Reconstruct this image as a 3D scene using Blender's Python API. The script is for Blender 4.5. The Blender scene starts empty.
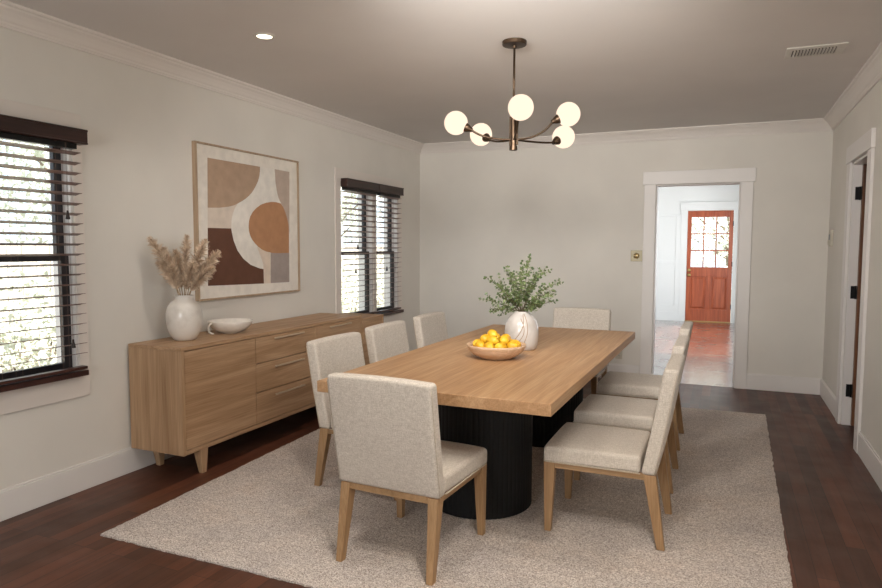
import bpy, bmesh, math, random
from mathutils import Vector, Matrix
PI = math.pi
random.seed(7)
scn = bpy.context.scene
COL = scn.collection

# ---------------------------------------------------------------- materials
def new_mat(name):
    m = bpy.data.materials.new(name); m.use_nodes = True
    nt = m.node_tree; b = nt.nodes['Principled BSDF']
    return m, nt, b
def N(nt, t, **kw):
    n = nt.nodes.new(t)
    for k, v in kw.items():
        if k in n.inputs: n.inputs[k].default_value = v
        else: setattr(n, k, v)
    return n
def srgb(r, g, b):
    f = lambda c: (c/255/12.92) if c/255 <= .04045 else ((c/255+.055)/1.055)**2.4
    return (f(r), f(g), f(b), 1)
def ramp(nt, stops):
    r = nt.nodes.new('ShaderNodeValToRGB'); cr = r.color_ramp
    while len(cr.elements) > 1: cr.elements.remove(cr.elements[0])
    cr.elements[0].position = stops[0][0]; cr.elements[0].color = stops[0][1]
    for p, c in stops[1:]:
        e = cr.elements.new(p); e.color = c
    return r
def coords(nt, scale=(1, 1, 1), rot=(0, 0, 0)):
    t = nt.nodes.new('ShaderNodeTexCoord'); mp = nt.nodes.new('ShaderNodeMapping')
    mp.inputs['Scale'].default_value = scale; mp.inputs['Rotation'].default_value = rot
    nt.links.new(t.outputs['Object'], mp.inputs['Vector']); return mp
def bump(nt, b, src, strength=.2, dist=.002):
    bp = N(nt, 'ShaderNodeBump'); bp.inputs['Strength'].default_value = strength; bp.inputs['Distance'].default_value = dist
    nt.links.new(src, bp.inputs['Height']); nt.links.new(bp.outputs[0], b.inputs['Normal']); return bp
def paint(name, c, rough=.6, var=.03, bmp=.05, scale=3, spec=.3):
    m, nt, b = new_mat(name); mp = coords(nt)
    n = N(nt, 'ShaderNodeTexNoise', Scale=scale, Detail=4)
    nt.links.new(mp.outputs[0], n.inputs['Vector'])
    lo = tuple(x*(1-var) for x in c[:3])+(1,); hi = tuple(min(1, x*(1+var)) for x in c[:3])+(1,)
    r = ramp(nt, [(.35, lo), (.65, hi)]); nt.links.new(n.outputs['Fac'], r.inputs[0])
    nt.links.new(r.outputs[0], b.inputs['Base Color'])
    b.inputs['Roughness'].default_value = rough; b.inputs['Specular IOR Level'].default_value = spec
    if bmp:
        n2 = N(nt, 'ShaderNodeTexNoise', Scale=160, Detail=3); nt.links.new(mp.outputs[0], n2.inputs['Vector'])
        bump(nt, b, n2.outputs['Fac'], bmp, .001)
    return m
def wood(name, dark, mid, light, axis=1, fine=1.0, rough=.45, spec=.3, contrast=1.0):
    """grain running along the given axis"""
    m, nt, b = new_mat(name)
    sc = [9*fine]*3; sc[axis] = .55*fine
    mp = coords(nt, tuple(sc))
    n = N(nt, 'ShaderNodeTexNoise', Scale=1.6, Detail=6, Roughness=.6, Distortion=1.1)
    nt.links.new(mp.outputs[0], n.inputs['Vector'])
    r = ramp(nt, [(.5-.22/contrast, dark), (.5, mid), (.5+.2/contrast, light)])
    nt.links.new(n.outputs['Fac'], r.inputs[0])
    sc2 = [150*fine]*3; sc2[axis] = 3.0*fine
    mp2 = coords(nt, tuple(sc2)); n2 = N(nt, 'ShaderNodeTexNoise', Scale=1, Detail=3)
    nt.links.new(mp2.outputs[0], n2.inputs['Vector'])
    mx = N(nt, 'ShaderNodeMixRGB', blend_type='MULTIPLY'); mx.inputs[0].default_value = .45
    r2 = ramp(nt, [(.36, (.62, .58, .54, 1)), (.6, (1, 1, 1, 1))]); nt.links.new(n2.outputs['Fac'], r2.inputs[0])
    nt.links.new(r.outputs[0], mx.inputs[1]); nt.links.new(r2.outputs[0], mx.inputs[2])
    nt.links.new(mx.outputs[0], b.inputs['Base Color'])
    b.inputs['Roughness'].default_value = rough; b.inputs['Specular IOR Level'].default_value = spec
    bump(nt, b, n2.outputs['Fac'], .12, .0006)
    return m
def fabric(name, c, c2, bm=.35):
    """fine linen: crossed slubby threads along all three axes"""
    m, nt, b = new_mat(name); mp = coords(nt); acc = None
    for sc in ((300, 40, 300), (40, 300, 300), (300, 300, 40), (240, 240, 240)):
        w = N(nt, 'ShaderNodeTexNoise', Scale=1, Detail=2); nt.links.new(coords(nt, sc).outputs[0], w.inputs['Vector'])
        a = N(nt, 'ShaderNodeMath', operation='MULTIPLY_ADD'); nt.links.new(w.outputs['Fac'], a.inputs[0]); a.inputs[1].default_value = .25; a.inputs[2].default_value = 0
        if acc: nt.links.new(acc.outputs[0], a.inputs[2])
        acc = a
    r = ramp(nt, [(.41, c2), (.59, c)]); nt.links.new(acc.outputs[0], r.inputs[0])
    n = N(nt, 'ShaderNodeTexNoise', Scale=5, Detail=3); nt.links.new(mp.outputs[0], n.inputs['Vector'])
    r3 = ramp(nt, [(.3, (.975, .97, .965, 1)), (.7, (1, 1, 1, 1))]); nt.links.new(n.outputs['Fac'], r3.inputs[0])
    mx = N(nt, 'ShaderNodeMixRGB', blend_type='MULTIPLY'); mx.inputs[0].default_value = 1
    nt.links.new(r.outputs[0], mx.inputs[1]); nt.links.new(r3.outputs[0], mx.inputs[2])
    nt.links.new(mx.outputs[0], b.inputs['Base Color'])
    b.inputs['Roughness'].default_value = .92; b.inputs['Specular IOR Level'].default_value = .12
    b.inputs['Sheen Weight'].default_value = .1
    bump(nt, b, acc.outputs[0], bm*.5, .001)
    return m
def plain(name, c, rough=.5, metal=0, spec=.5, coat=0):
    m, nt, b = new_mat(name)
    mp = coords(nt); n = N(nt, 'ShaderNodeTexNoise', Scale=25, Detail=3); nt.links.new(mp.outputs[0], n.inputs['Vector'])
    r = ramp(nt, [(.3, tuple(x*.9 for x in c[:3])+(1,)), (.7, c)]); nt.links.new(n.outputs['Fac'], r.inputs[0])
    nt.links.new(r.outputs[0], b.inputs['Base Color'])
    b.inputs['Roughness'].default_value = rough; b.inputs['Metallic'].default_value = metal
    b.inputs['Specular IOR Level'].default_value = spec; b.inputs['Coat Weight'].default_value = coat
    return m
def emit(name, c, s):
    m = bpy.data.materials.new(name); m.use_nodes = True; nt = m.node_tree
    nt.nodes.remove(nt.nodes['Principled BSDF'])
    e = N(nt, 'ShaderNodeEmission'); e.inputs[0].default_value = c; e.inputs[1].default_value = s
    nt.links.new(e.outputs[0], nt.nodes['Material Output'].inputs[0]); return m
def glass(name):
    m = bpy.data.materials.new(name); m.use_nodes = True; nt = m.node_tree
    nt.nodes.remove(nt.nodes['Principled BSDF'])
    t = N(nt, 'ShaderNodeBsdfTransparent'); t.inputs[0].default_value = (.96, .98, .98, 1)
    g = N(nt, 'ShaderNodeBsdfGlossy'); g.inputs['Roughness'].default_value = .02
    lw = N(nt, 'ShaderNodeLayerWeight'); lw.inputs[0].default_value = .5; pw = N(nt, 'ShaderNodeMath', operation='POWER'); nt.links.new(lw.outputs['Facing'], pw.inputs[0]); pw.inputs[1].default_value = 4
    fr = N(nt, 'ShaderNodeMath', operation='MULTIPLY_ADD'); nt.links.new(pw.outputs[0], fr.inputs[0]); fr.inputs[1].default_value = .6; fr.inputs[2].default_value = .03
    mx = N(nt, 'ShaderNodeMixShader'); nt.links.new(fr.outputs[0], mx.inputs[0])
    nt.links.new(t.outputs[0], mx.inputs[1]); nt.links.new(g.outputs[0], mx.inputs[2])
    nt.links.new(mx.outputs[0], nt.nodes['Material Output'].inputs[0]); return m

M = {}
M['wall'] = paint('wall_paint', srgb(222, 217, 209), .75, .025, .15, 2.2, .2)
M['ceil'] = paint('ceiling_paint', srgb(224, 220, 217), .85, .02, .2, 1.6, .15)
M['trim'] = paint('trim_paint', srgb(228, 223, 219), .4, .01, .02, 3, .4)
M['crown'] = paint('crown_paint', srgb(226, 219, 213), .45, .01, .02, 3, .35)
M['casing'] = paint('window_casing_paint', srgb(224, 215, 207), .5, .01, .02, 3, .3)
M['hall'] = paint('hall_paint', srgb(226, 229, 228), .6, .01, .05, 2, .3)
M['oak_y'] = wood('oak_along', srgb(166, 126, 88), srgb(184, 144, 105), srgb(200, 163, 124), 1, contrast=.95)
M['oak_z'] = wood('oak_upright', srgb(158, 124, 90), srgb(178, 142, 106), srgb(193, 159, 124), 2, contrast=.9)
M['oak_x'] = wood('oak_across', srgb(158, 120, 84), srgb(178, 140, 102), srgb(194, 157, 119), 0)
M['side_y'] = wood('sideboard_oak_along', srgb(160, 125, 92), srgb(180, 145, 112), srgb(196, 163, 130), 1, contrast=1.1)
M['side_z'] = wood('sideboard_oak_upright', srgb(158, 124, 92), srgb(178, 144, 111), srgb(192, 160, 127), 2)
M['legwood'] = wood('chair_leg_oak', srgb(148, 116, 82), srgb(168, 134, 98), srgb(184, 150, 113), 2, 1.4)
M['walnut'] = wood('dark_walnut', srgb(34, 20, 17), srgb(56, 33, 28), srgb(82, 50, 42), 1, 1.0, .35, .4)
M['slat'] = wood('dark_slat_wood', srgb(100, 74, 66), srgb(130, 102, 94), srgb(152, 124, 116), 1, 1.0, .4, .4)
M['redwood'] = wood('red_stained_wood', srgb(138, 62, 34), srgb(172, 84, 50), srgb(192, 104, 66), 2, 1.2, .35, .5)
M['brownwood'] = wood('brown_door_wood', srgb(84, 52, 34), srgb(112, 72, 48), srgb(134, 90, 62), 2, 1.0, .4, .4)
M['linen'] = fabric('oatmeal_linen', srgb(218, 209, 198), srgb(184, 173, 160))
M['piping'] = fabric('linen_piping', srgb(206, 194, 178), srgb(172, 158, 140))
M['blackfl'] = plain('black_fluted_wood', srgb(19, 19, 20), .55, 0, .25)
M['bronze'] = plain('dark_bronze', srgb(78, 62, 48), .38, .85)
M['blackmetal'] = plain('black_metal', srgb(28, 27, 27), .4, .6)
M['nickel'] = plain('brushed_nickel', srgb(206, 184, 158), .4, .3)
M['brass'] = plain('aged_brass', srgb(170, 145, 95), .35, .85)
M['ceramic'] = plain('white_ceramic', srgb(240, 233, 223), .22, 0, .5, .3)
M['plate'] = plain('aged_brass_plate', srgb(158, 148, 122), .4, .3)
M['ivory'] = plain('ivory_plastic', srgb(205, 198, 182), .45)
M['screen'] = plain('blue_grey_display', srgb(70, 88, 104), .3)
M['glass'] = glass('window_glass')
M['globe'] = emit('lit_opal_glass', (1.0, .81, .62, 1), 1.22)
M['lens'] = emit('lit_lens', (1.0, .86, .66, 1), 4.0)
M['whiteplastic'] = plain('white_plastic', srgb(222, 218, 210), .4)
M['dark'] = plain('duct_dark', srgb(40, 38, 36), .8)
M['cord'] = plain('cord_tan', srgb(120, 98, 86), .8)
M['tassel'] = plain('tassel_dark_wood', srgb(44, 30, 26), .5)

def floor_mat(nm='dark_plank_floor', coat=.12, crough=.2, r0=.40, r1=.52, sp=.35):
    m, nt, b = new_mat(nm)
    mp = coords(nt, (1, 1, 1), (0, 0, PI/2))
    br = N(nt, 'ShaderNodeTexBrick'); br.offset = .37; br.offset_frequency = 3
    for k, v in {'Scale': 1, 'Mortar Size': .0012, 'Mortar Smooth': .3, 'Bias': 0, 'Brick Width': 1.05, 'Row Height': .082}.items(): br.inputs[k].default_value = v
    br.inputs['Color1'].default_value = srgb(68, 41, 30); br.inputs['Color2'].default_value = srgb(100, 60, 43); br.inputs['Mortar'].default_value = srgb(26, 16, 13)
    nt.links.new(mp.outputs[0], br.inputs['Vector'])
    mp2 = coords(nt, (14, .9, 1)); n = N(nt, 'ShaderNodeTexNoise', Scale=1.5, Detail=6, Roughness=.65, Distortion=.8)
    nt.links.new(mp2.outputs[0], n.inputs['Vector'])
    r = ramp(nt, [(.3, (.62, .56, .52, 1)), (.55, (1, .95, .92, 1)), (.75, (1.2, 1.08, 1.0, 1))]); nt.links.new(n.outputs['Fac'], r.inputs[0])
    mx = N(nt, 'ShaderNodeMixRGB', blend_type='MULTIPLY'); mx.inputs[0].default_value = .85
    nt.links.new(br.outputs['Color'], mx.inputs[1]); nt.links.new(r.outputs[0], mx.inputs[2])
    nt.links.new(mx.outputs[0], b.inputs['Base Color'])
    n3 = N(nt, 'ShaderNodeTexNoise', Scale=5, Detail=4); nt.links.new(coords(nt).outputs[0], n3.inputs['Vector'])
    r3 = ramp(nt, [(.3, (r0, r0, r0, 1)), (.7, (r1, r1, r1, 1))]); nt.links.new(n3.outputs['Fac'], r3.inputs[0])
    nt.links.new(r3.outputs[0], b.inputs['Roughness']); b.inputs['Specular IOR Level'].default_value = sp; b.inputs['Coat Weight'].default_value = coat; b.inputs['Coat Roughness'].default_value = crough
    sub = N(nt, 'ShaderNodeMath', operation='MULTIPLY_ADD'); nt.links.new(br.outputs['Fac'], sub.inputs[0]); sub.inputs[1].default_value = -2.5
    nt.links.new(n.outputs['Fac'], sub.inputs[2])
    if coat < .5: bump(nt, b, sub.outputs[0], .06, .0006)
    return m
M['floor'] = floor_mat()
M['floor_gloss'] = floor_mat('polished_dark_plank_floor', 1.0, .2, .2, .3, .6)
def rug_mat():
    m, nt, b = new_mat('woven_beige_rug')
    mp = coords(nt)
    n1 = N(nt, 'ShaderNodeTexNoise', Scale=170, Detail=4, Roughness=.7); nt.links.new(mp.outputs[0], n1.inputs['Vector'])
    n2 = N(nt, 'ShaderNodeTexNoise', Scale=2.2, Detail=6, Roughness=.65); nt.links.new(mp.outputs[0], n2.inputs['Vector'])
    n3 = N(nt, 'ShaderNodeTexNoise', Scale=1, Detail=4); nt.links.new(coords(nt, (8, 90, 1)).outputs[0], n3.inputs['Vector'])
    r1 = ramp(nt, [(.36, srgb(142, 129, 122)), (.5, srgb(212, 200, 191)), (.62, srgb(250, 244, 239))]); nt.links.new(n1.outputs['Fac'], r1.inputs[0])
    r2 = ramp(nt, [(.3, (.84, .83, .84, 1)), (.55, (1, .98, .96, 1)), (.75, (1.0, .93, .87, 1))]); nt.links.new(n2.outputs['Fac'], r2.inputs[0])
    r3 = ramp(nt, [(.35, (.9, .9, .9, 1)), (.6, (1, 1, 1, 1))]); nt.links.new(n3.outputs['Fac'], r3.inputs[0])
    mx = N(nt, 'ShaderNodeMixRGB', blend_type='MULTIPLY'); mx.inputs[0].default_value = 1
    nt.links.new(r1.outputs[0], mx.inputs[1]); nt.links.new(r2.outputs[0], mx.inputs[2])
    mx2 = N(nt, 'ShaderNodeMixRGB', blend_type='MULTIPLY'); mx2.inputs[0].default_value = 1
    nt.links.new(mx.outputs[0], mx2.inputs[1]); nt.links.new(r3.outputs[0], mx2.inputs[2])
    nt.links.new(mx2.outputs[0], b.inputs['Base Color'])
    b.inputs['Roughness'].default_value = .95; b.inputs['Specular IOR Level'].default_value = .08
    bump(nt, b, n1.outputs['Fac'], .9, .008)
    return m
M['rug'] = rug_mat()
def vase_line_mat():
    m, nt, b = new_mat('taupe_glaze_line'); b.inputs['Base Color'].default_value = srgb(150, 124, 100); b.inputs['Roughness'].default_value = .5
    return m
M['line'] = vase_line_mat()
def speckle(name, c, c2, rough=.3):
    m, nt, b = new_mat(name); mp = coords(nt)
    n = N(nt, 'ShaderNodeTexNoise', Scale=60, Detail=3); nt.links.new(mp.outputs[0], n.inputs['Vector'])
    n2 = N(nt, 'ShaderNodeTexNoise', Scale=9, Detail=4); nt.links.new(mp.outputs[0], n2.inputs['Vector'])
    r = ramp(nt, [(.3, c2), (.5, c)]); nt.links.new(n2.outputs['Fac'], r.inputs[0]); nt.links.new(r.outputs[0], b.inputs['Base Color'])
    b.inputs['Roughness'].default_value = rough; b.inputs['Coat Weight'].default_value = .4
    bump(nt, b, n.outputs['Fac'], .15, .002); return m
M['stoneware'] = speckle('mottled_stoneware', srgb(230, 223, 214), srgb(208, 199, 188))
M['whitevase'] = speckle('glazed_white_stoneware', srgb(192, 185, 179), srgb(172, 164, 156), .28)
M['bowlwood'] = wood('pale_bowl_wood', srgb(186, 150, 116), srgb(206, 172, 140), srgb(222, 192, 164), 0, 1.6, .5)
def lemon_mat():
    m, nt, b = new_mat('lemon_skin'); mp = coords(nt)
    n = N(nt, 'ShaderNodeTexNoise', Scale=14, Detail=2); nt.links.new(mp.outputs[0], n.inputs['Vector'])
    r = ramp(nt, [(.35, srgb(204, 150, 24)), (.65, srgb(230, 182, 48))]); nt.links.new(n.outputs['Fac'], r.inputs[0]); nt.links.new(r.outputs[0], b.inputs['Base Color'])
    b.inputs['Roughness'].default_value = .42
    v = N(nt, 'ShaderNodeTexNoise', Scale=220); nt.links.new(mp.outputs[0], v.inputs['Vector']); bump(nt, b, v.outputs['Fac'], .3, .001); return m
M['lemon'] = lemon_mat()
def leaf_mat(name, lo, hi, rough=.5):
    m, nt, b = new_mat(name); mp = coords(nt)
    n = N(nt, 'ShaderNodeTexNoise', Scale=30, Detail=2); nt.links.new(mp.outputs[0], n.inputs['Vector'])
    r = ramp(nt, [(.35, lo), (.65, hi)]); nt.links.new(n.outputs['Fac'], r.inputs[0]); nt.links.new(r.outputs[0], b.inputs['Base Color'])
    b.inputs['Roughness'].default_value = rough; return m
M['leaf'] = leaf_mat('small_green_leaves', srgb(64, 80, 46), srgb(116, 132, 82))
M['twig'] = leaf_mat('brown_twig', srgb(82, 70, 48), srgb(104, 92, 62))
M['pampas'] = leaf_mat('dried_pampas', srgb(204, 178, 152), srgb(240, 220, 196), .9)
M['pstem'] = leaf_mat('dried_stem', srgb(150, 120, 86), srgb(178, 148, 110), .8)
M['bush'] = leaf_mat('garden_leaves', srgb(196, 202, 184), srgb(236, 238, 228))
M['trunk'] = leaf_mat('garden_bark', srgb(110, 96, 82), srgb(140, 126, 108))
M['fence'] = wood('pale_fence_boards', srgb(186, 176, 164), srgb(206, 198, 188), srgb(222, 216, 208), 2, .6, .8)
M['ground'] = paint('pale_gravel', srgb(178, 172, 158), .9, .15, .4, 6, .1)
ART = {k: paint('art_'+k, srgb(*c), .7, .06, .05, 14, .2) for k, c in dict(tan=(178, 152, 130), sand=(216, 202, 188), brown=(104, 72, 58), white=(232, 226, 217), ochre=(182, 136, 102), taupe=(190, 172, 158), strip=(222, 206, 190), grey=(164, 152, 146), mat=(230, 223, 213)).items()}

# ---------------------------------------------------------------- geometry helpers
def link(name, bm, mats, parent=None, smooth=False, bevel=0, seg=2):
    me = bpy.data.meshes.new(name); bmesh.ops.recalc_face_normals(bm, faces=bm.faces); bm.to_mesh(me); bm.free()
    if not isinstance(mats, (list, tuple)): mats = [mats]
    for m in mats: me.materials.append(m)
    o = bpy.data.objects.new(name, me); COL.objects.link(o)
    if parent: o.parent = parent
    if smooth:
        for p in me.polygons: p.use_smooth = True
    if bevel:
        md = o.modifiers.new('bevel', 'BEVEL'); md.width = bevel; md.segments = seg; md.limit_method = 'ANGLE'; md.angle_limit = .6
        for p in me.polygons: p.use_smooth = True
        w = o.modifiers.new('wn', 'WEIGHTED_NORMAL'); w.keep_sharp = False; w.weight = 100
    return o
def box(bm, x0, x1, y0, y1, z0, z1, mi=0):
    v = [bm.verts.new(p) for p in [(x0,y0,z0),(x1,y0,z0),(x1,y1,z0),(x0,y1,z0),(x0,y0,z1),(x1,y0,z1),(x1,y1,z1),(x0,y1,z1)]]
    for f in [(0,3,2,1),(4,5,6,7),(0,1,5,4),(1,2,6,5),(2,3,7,6),(3,0,4,7)]:
        bm.faces.new([v[i] for i in f]).material_index = mi
    return v
def hexa(bm, bot, top, mi=0):
    v = [bm.verts.new(p) for p in list(bot)+list(top)]
    for f in [(0,3,2,1),(4,5,6,7),(0,1,5,4),(1,2,6,5),(2,3,7,6),(3,0,4,7)]:
        bm.faces.new([v[i] for i in f]).material_index = mi
def B(name, dims, mat, parent=None, bevel=0, seg=2):
    bm = bmesh.new(); box(bm, *dims); return link(name, bm, mat, parent, bevel=bevel, seg=seg)
def lathe(bm, prof, seg=40, c=(0, 0, 0), mi=0, rfn=None, closed=False):
    rings = []
    for r, z in prof:
        if r < 1e-5: rings.append([bm.verts.new((c[0], c[1], c[2]+z))])
        else:
            ring = []
            for k in range(seg):
                a = 2*PI*k/seg; rr = r*(rfn(a, z) if rfn else 1)
                ring.append(bm.verts.new((c[0]+rr*math.cos(a), c[1]+rr*math.sin(a), c[2]+z)))
            rings.append(ring)
    for A, Bq in zip(rings, rings[1:]):
        for k in range(seg):
            a, b = A[k % len(A)], A[(k+1) % len(A)]; c_, d = Bq[(k+1) % len(Bq)], Bq[k % len(Bq)]
            vs = []
            for q in (a, b, c_, d):
                if q not in vs: vs.append(q)
            if len(vs) > 2: bm.faces.new(vs).material_index = mi
def tube(bm, pts, rad, seg=10, mi=0, cap=True, closed=False):
    pts = [Vector(p) for p in pts]; n = len(pts); rings = []
    up = None
    for i, p in enumerate(pts):
        if closed: t = (pts[(i+1) % n]-pts[i-1]).normalized()
        else: t = (pts[min(i+1, n-1)]-pts[max(i-1, 0)]).normalized()
        if up is None: up = Vector((0, 0, 1)) if abs(t.z) < .9 else Vector((1, 0, 0))
        u = (up-t*up.dot(t)).normalized(); w = t.cross(u); up = u
        r = rad[i] if isinstance(rad, (list, tuple)) else rad
        rings.append([bm.verts.new(p+u*r*math.cos(2*PI*k/seg)+w*r*math.sin(2*PI*k/seg)) for k in range(seg)])
    for i in range(n if closed else n-1):
        A, Bq = rings[i], rings[(i+1) % n]
        for k in range(seg): bm.faces.new([A[k], A[(k+1) % seg], Bq[(k+1) % seg], Bq[k]]).material_index = mi
    if cap and not closed:
        bm.faces.new(rings[0]).material_index = mi; bm.faces.new(rings[-1]).material_index = mi
def rbox(bm, h, r, mid=8, nr=5, deform=None, mi=0, c=(0, 0, 0)):
    def ax(H):
        a = [-H+r*(1-math.cos(PI/2*i/nr)) for i in range(nr)]
        m = [-(H-r)+2*(H-r)*i/mid for i in range(mid+1)]
        return a+m+[-x for x in reversed(a)]
    A = [ax(H) for H in h]; vm = {}
    def V(i, j, k):
        key = (i, j, k)
        if key in vm: return vm[key]
        p = Vector((A[0][i], A[1][j], A[2][k])); inner = Vector([max(-(H-r), min(H-r, q)) for H, q in zip(h, p)])
        d = p-inner
        if d.length > 1e-9:
            p = inner+d.normalized()*r
        if deform: p = Vector(deform(p))
        vm[key] = bm.verts.new(p+Vector(c)); return vm[key]
    n = [len(a)-1 for a in A]
    for k in (0, n[2]):
        for i in range(n[0]):
            for j in range(n[1]): bm.faces.new([V(i,j,k),V(i+1,j,k),V(i+1,j+1,k),V(i,j+1,k)]).material_index = mi
    for j in (0, n[1]):
        for i in range(n[0]):
            for k in range(n[2]): bm.faces.new([V(i,j,k),V(i+1,j,k),V(i+1,j,k+1),V(i,j,k+1)]).material_index = mi
    for i in (0, n[0]):
        for j in range(n[1]):
            for k in range(n[2]): bm.faces.new([V(i,j,k),V(i,j+1,k),V(i,j+1,k+1),V(i,j,k+1)]).material_index = mi
def tag(o, label, cat, group=None, kind=None):
    o['label'] = label; o['category'] = cat
    if group: o['group'] = group
    if kind: o['kind'] = kind
    return o
def thing(name, loc, label, cat, group=None, rz=0):
    o = bpy.data.objects.new(name, None); COL.objects.link(o); o.location = loc; o.rotation_euler = (0, 0, rz)
    o.empty_display_size = .1
    return tag(o, label, cat, group)
def struct(o): o['kind'] = 'structure'; return o
def empty_struct(name):
    o = bpy.data.objects.new(name, None); COL.objects.link(o); return struct(o)
def dup(root, loc, rz, label, group):
    r = root.copy(); COL.objects.link(r); r.location = loc; r.rotation_euler = (0, 0, rz); r['label'] = label; r['group'] = group
    for ch in list(root.children):
        c = ch.copy(); COL.objects.link(c); c.parent = r
        for g in ch.children:
            d = g.copy(); COL.objects.link(d); d.parent = c
    return r

# ---------------------------------------------------------------- room dimensions
XR, D, H, YR = 4.259, 7.194, 2.6045, -2.2
W = .16
# ---------------- floor, ceiling
struct(B('floor', (-.16, 6.6, YR-.16, D+.02, -.1, 0), M['floor']))
struct(B('floor_hall', (-.16, 6.6, D+.02, 13.75, -.1, 0), M['floor_gloss']))
struct(B('ceiling', (-W, XR+.16, YR-.16, D+.15, H, H+.1), M['ceil']))
# ---------------- left wall with three window openings
ZB, ZT = .69, 2.05
w1 = (1.47, 2.61); w2a = (5.41, 6.035); w2b = (6.105, 6.60)
bm = bmesh.new()
ys = [YR-.16, w1[0], w1[1], w2a[0], w2a[1], w2b[0], w2b[1], D+.15]
for i in range(0, 8, 2): box(bm, -W, 0, ys[i], ys[i+1], 0, H)
for a, b in (w1, w2a, w2b):
    box(bm, -W, 0, a, b, 0, ZB); box(bm, -W, 0, a, b, ZT, H)
struct(link('wall_left', bm, M['wall']))
# ---------------- far wall with cased opening
dx0, dx1, dh = 2.693, 3.488, 2.05
bm = bmesh.new()
box(bm, 0, dx0, D, D+.15, 0, H); box(bm, dx1, XR+.16, D, D+.15, 0, H); box(bm, dx0, dx1, D, D+.15, dh, H)
struct(link('wall_back', bm, M['wall']))
# ---------------- right wall with door opening
ry0, ry1, rdh = 5.335, 6.045, 2.07
bm = bmesh.new()
rw0, rw1 = .9, 3.3
box(bm, XR, XR+.16, YR-.16, rw0, 0, H); box(bm, XR, XR+.16, rw1, ry0, 0, H); box(bm, XR, XR+.16, rw0, rw1, 0, .75); box(bm, XR, XR+.16, rw0, rw1, 2.2, H); box(bm, XR, XR+.16, ry1, D, 0, H); box(bm, XR, XR+.16, ry0, ry1, rdh, H)
struct(link('wall_right', bm, M['wall']))
# ---------------- wall behind the camera with an added window that lets light in
bm = bmesh.new(); fx0, fx1, fz0, fz1 = 1.5, 2.9, .95, 2.2
box(bm, 0, fx0, YR-.16, YR, 0, H); box(bm, fx1, XR, YR-.16, YR, 0, H); box(bm, fx0, fx1, YR-.16, YR, 0, fz0); box(bm, fx0, fx1, YR-.16, YR, fz1, H)
struct(link('wall_front', bm, M['wall']))
e = empty_struct('added_window_4')
bm = bmesh.new()
box(bm, fx0, fx1, YR-.1, YR-.05, fz0, fz0+.06); box(bm, fx0, fx1, YR-.1, YR-.05, fz1-.06, fz1)
for x in (fx0, fx0+.67, fx1-.06): box(bm, x, x+.06, YR-.1, YR-.05, fz0+.06, fz1-.06)
link('window_frame', bm, M['trim'], e)
B('pane', (fx0+.06, fx1-.06, YR-.08, YR-.075, fz0+.06, fz1-.06), M['glass'], e)
e = empty_struct('added_window_5'); bm = bmesh.new()  # added unseen window, opens the right wall to outside light
box(bm, XR+.05, XR+.1, rw0, rw1, .75, .81); box(bm, XR+.05, XR+.1, rw0, rw1, 2.14, 2.2)
for y in (rw0, (rw0+rw1)/2-.03, rw1-.06): box(bm, XR+.05, XR+.1, y, y+.06, .81, 2.14)
link('window_frame', bm, M['trim'], e)
B('pane', (XR+.073, XR+.077, rw0+.06, rw1-.06, .81, 2.14), M['glass'], e)
struct(B('roof_sun_blocker', (XR+.16, 9.0, -3.5, 3.49, 2.65, 2.75), M['trim']))  # added unseen slab, keeps direct sun out of the right wall opening
# ---------------- crown moulding loop
prof = [(0, H-.105), (.012, H-.105), (.016, H-.096), (.02, H-.092), (.022, H-.082), (.03, H-.074), (.042, H-.056), (.058, H-.038), (.074, H-.026), (.078, H-.018), (.09, H-.014), (.094, H-.008), (.094, H)]
bm = bmesh.new(); rings = []
for d, z in prof:
    rings.append([bm.verts.new(p) for p in [(d, YR+d, z), (XR-d, YR+d, z), (XR-d, D-d, z), (d, D-d, z)]])
for A, Bq in zip(rings, rings[1:]):
    for k in range(4): bm.faces.new([A[k], A[(k+1) % 4], Bq[(k+1) % 4], Bq[k]])
struct(link('trim_1', bm, M['crown']))
# ---------------- baseboards
bh, bt = .159, .016
def baseboard(name, segs, axis, pos, sgn, mat=M['trim'], hgt=bh):
    bm = bmesh.new()
    for a, b in segs:
        for (t, z0, z1) in ((bt, 0, hgt-.012), (bt*.62, hgt-.012, hgt)):
            lo, hi = sorted((pos, pos+sgn*t))
            if axis == 'y': box(bm, lo, hi, a, b, z0, z1)
            else: box(bm, a, b, lo, hi, z0, z1)
    return struct(link(name, bm, mat, bevel=.002, seg=1))
baseboard('baseboard_left', [(YR, D)], 'y', 0, 1)
baseboard('baseboard_back', [(bt, dx0-.118), (dx1+.113, XR-bt)], 'x', D, -1)
baseboard('baseboard_right', [(YR, ry0-.125), (ry1+.125, D)], 'y', XR, -1)
baseboard('baseboard_front', [(bt, XR-bt)], 'x', YR, 1)
# ---------------- cased opening trim (trim_2) incl. lining
bm = bmesh.new()
cy0, cy1 = D-.022, D
box(bm, 2.577, dx0, cy0, cy1, 0, dh); box(bm, dx1, 3.601, cy0, cy1, 0, dh)
box(bm, 2.562, 3.618, D-.028, D, dh, 2.184)
box(bm, dx0, dx0+.012, D, D+.15, 0, dh-.012); box(bm, dx1-.012, dx1, D, D+.15, 0, dh-.012); box(bm, dx0, dx1, D, D+.15, dh-.012, dh)
box(bm, 2.577, dx0, D+.15, D+.17, 0, dh+.12); box(bm, dx1, 3.601, D+.15, D+.17, 0, dh+.12); box(bm, dx0, dx1, D+.15, D+.17, dh, dh+.12)
struct(link('trim_2', bm, M['trim'], bevel=.003, seg=1))
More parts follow.
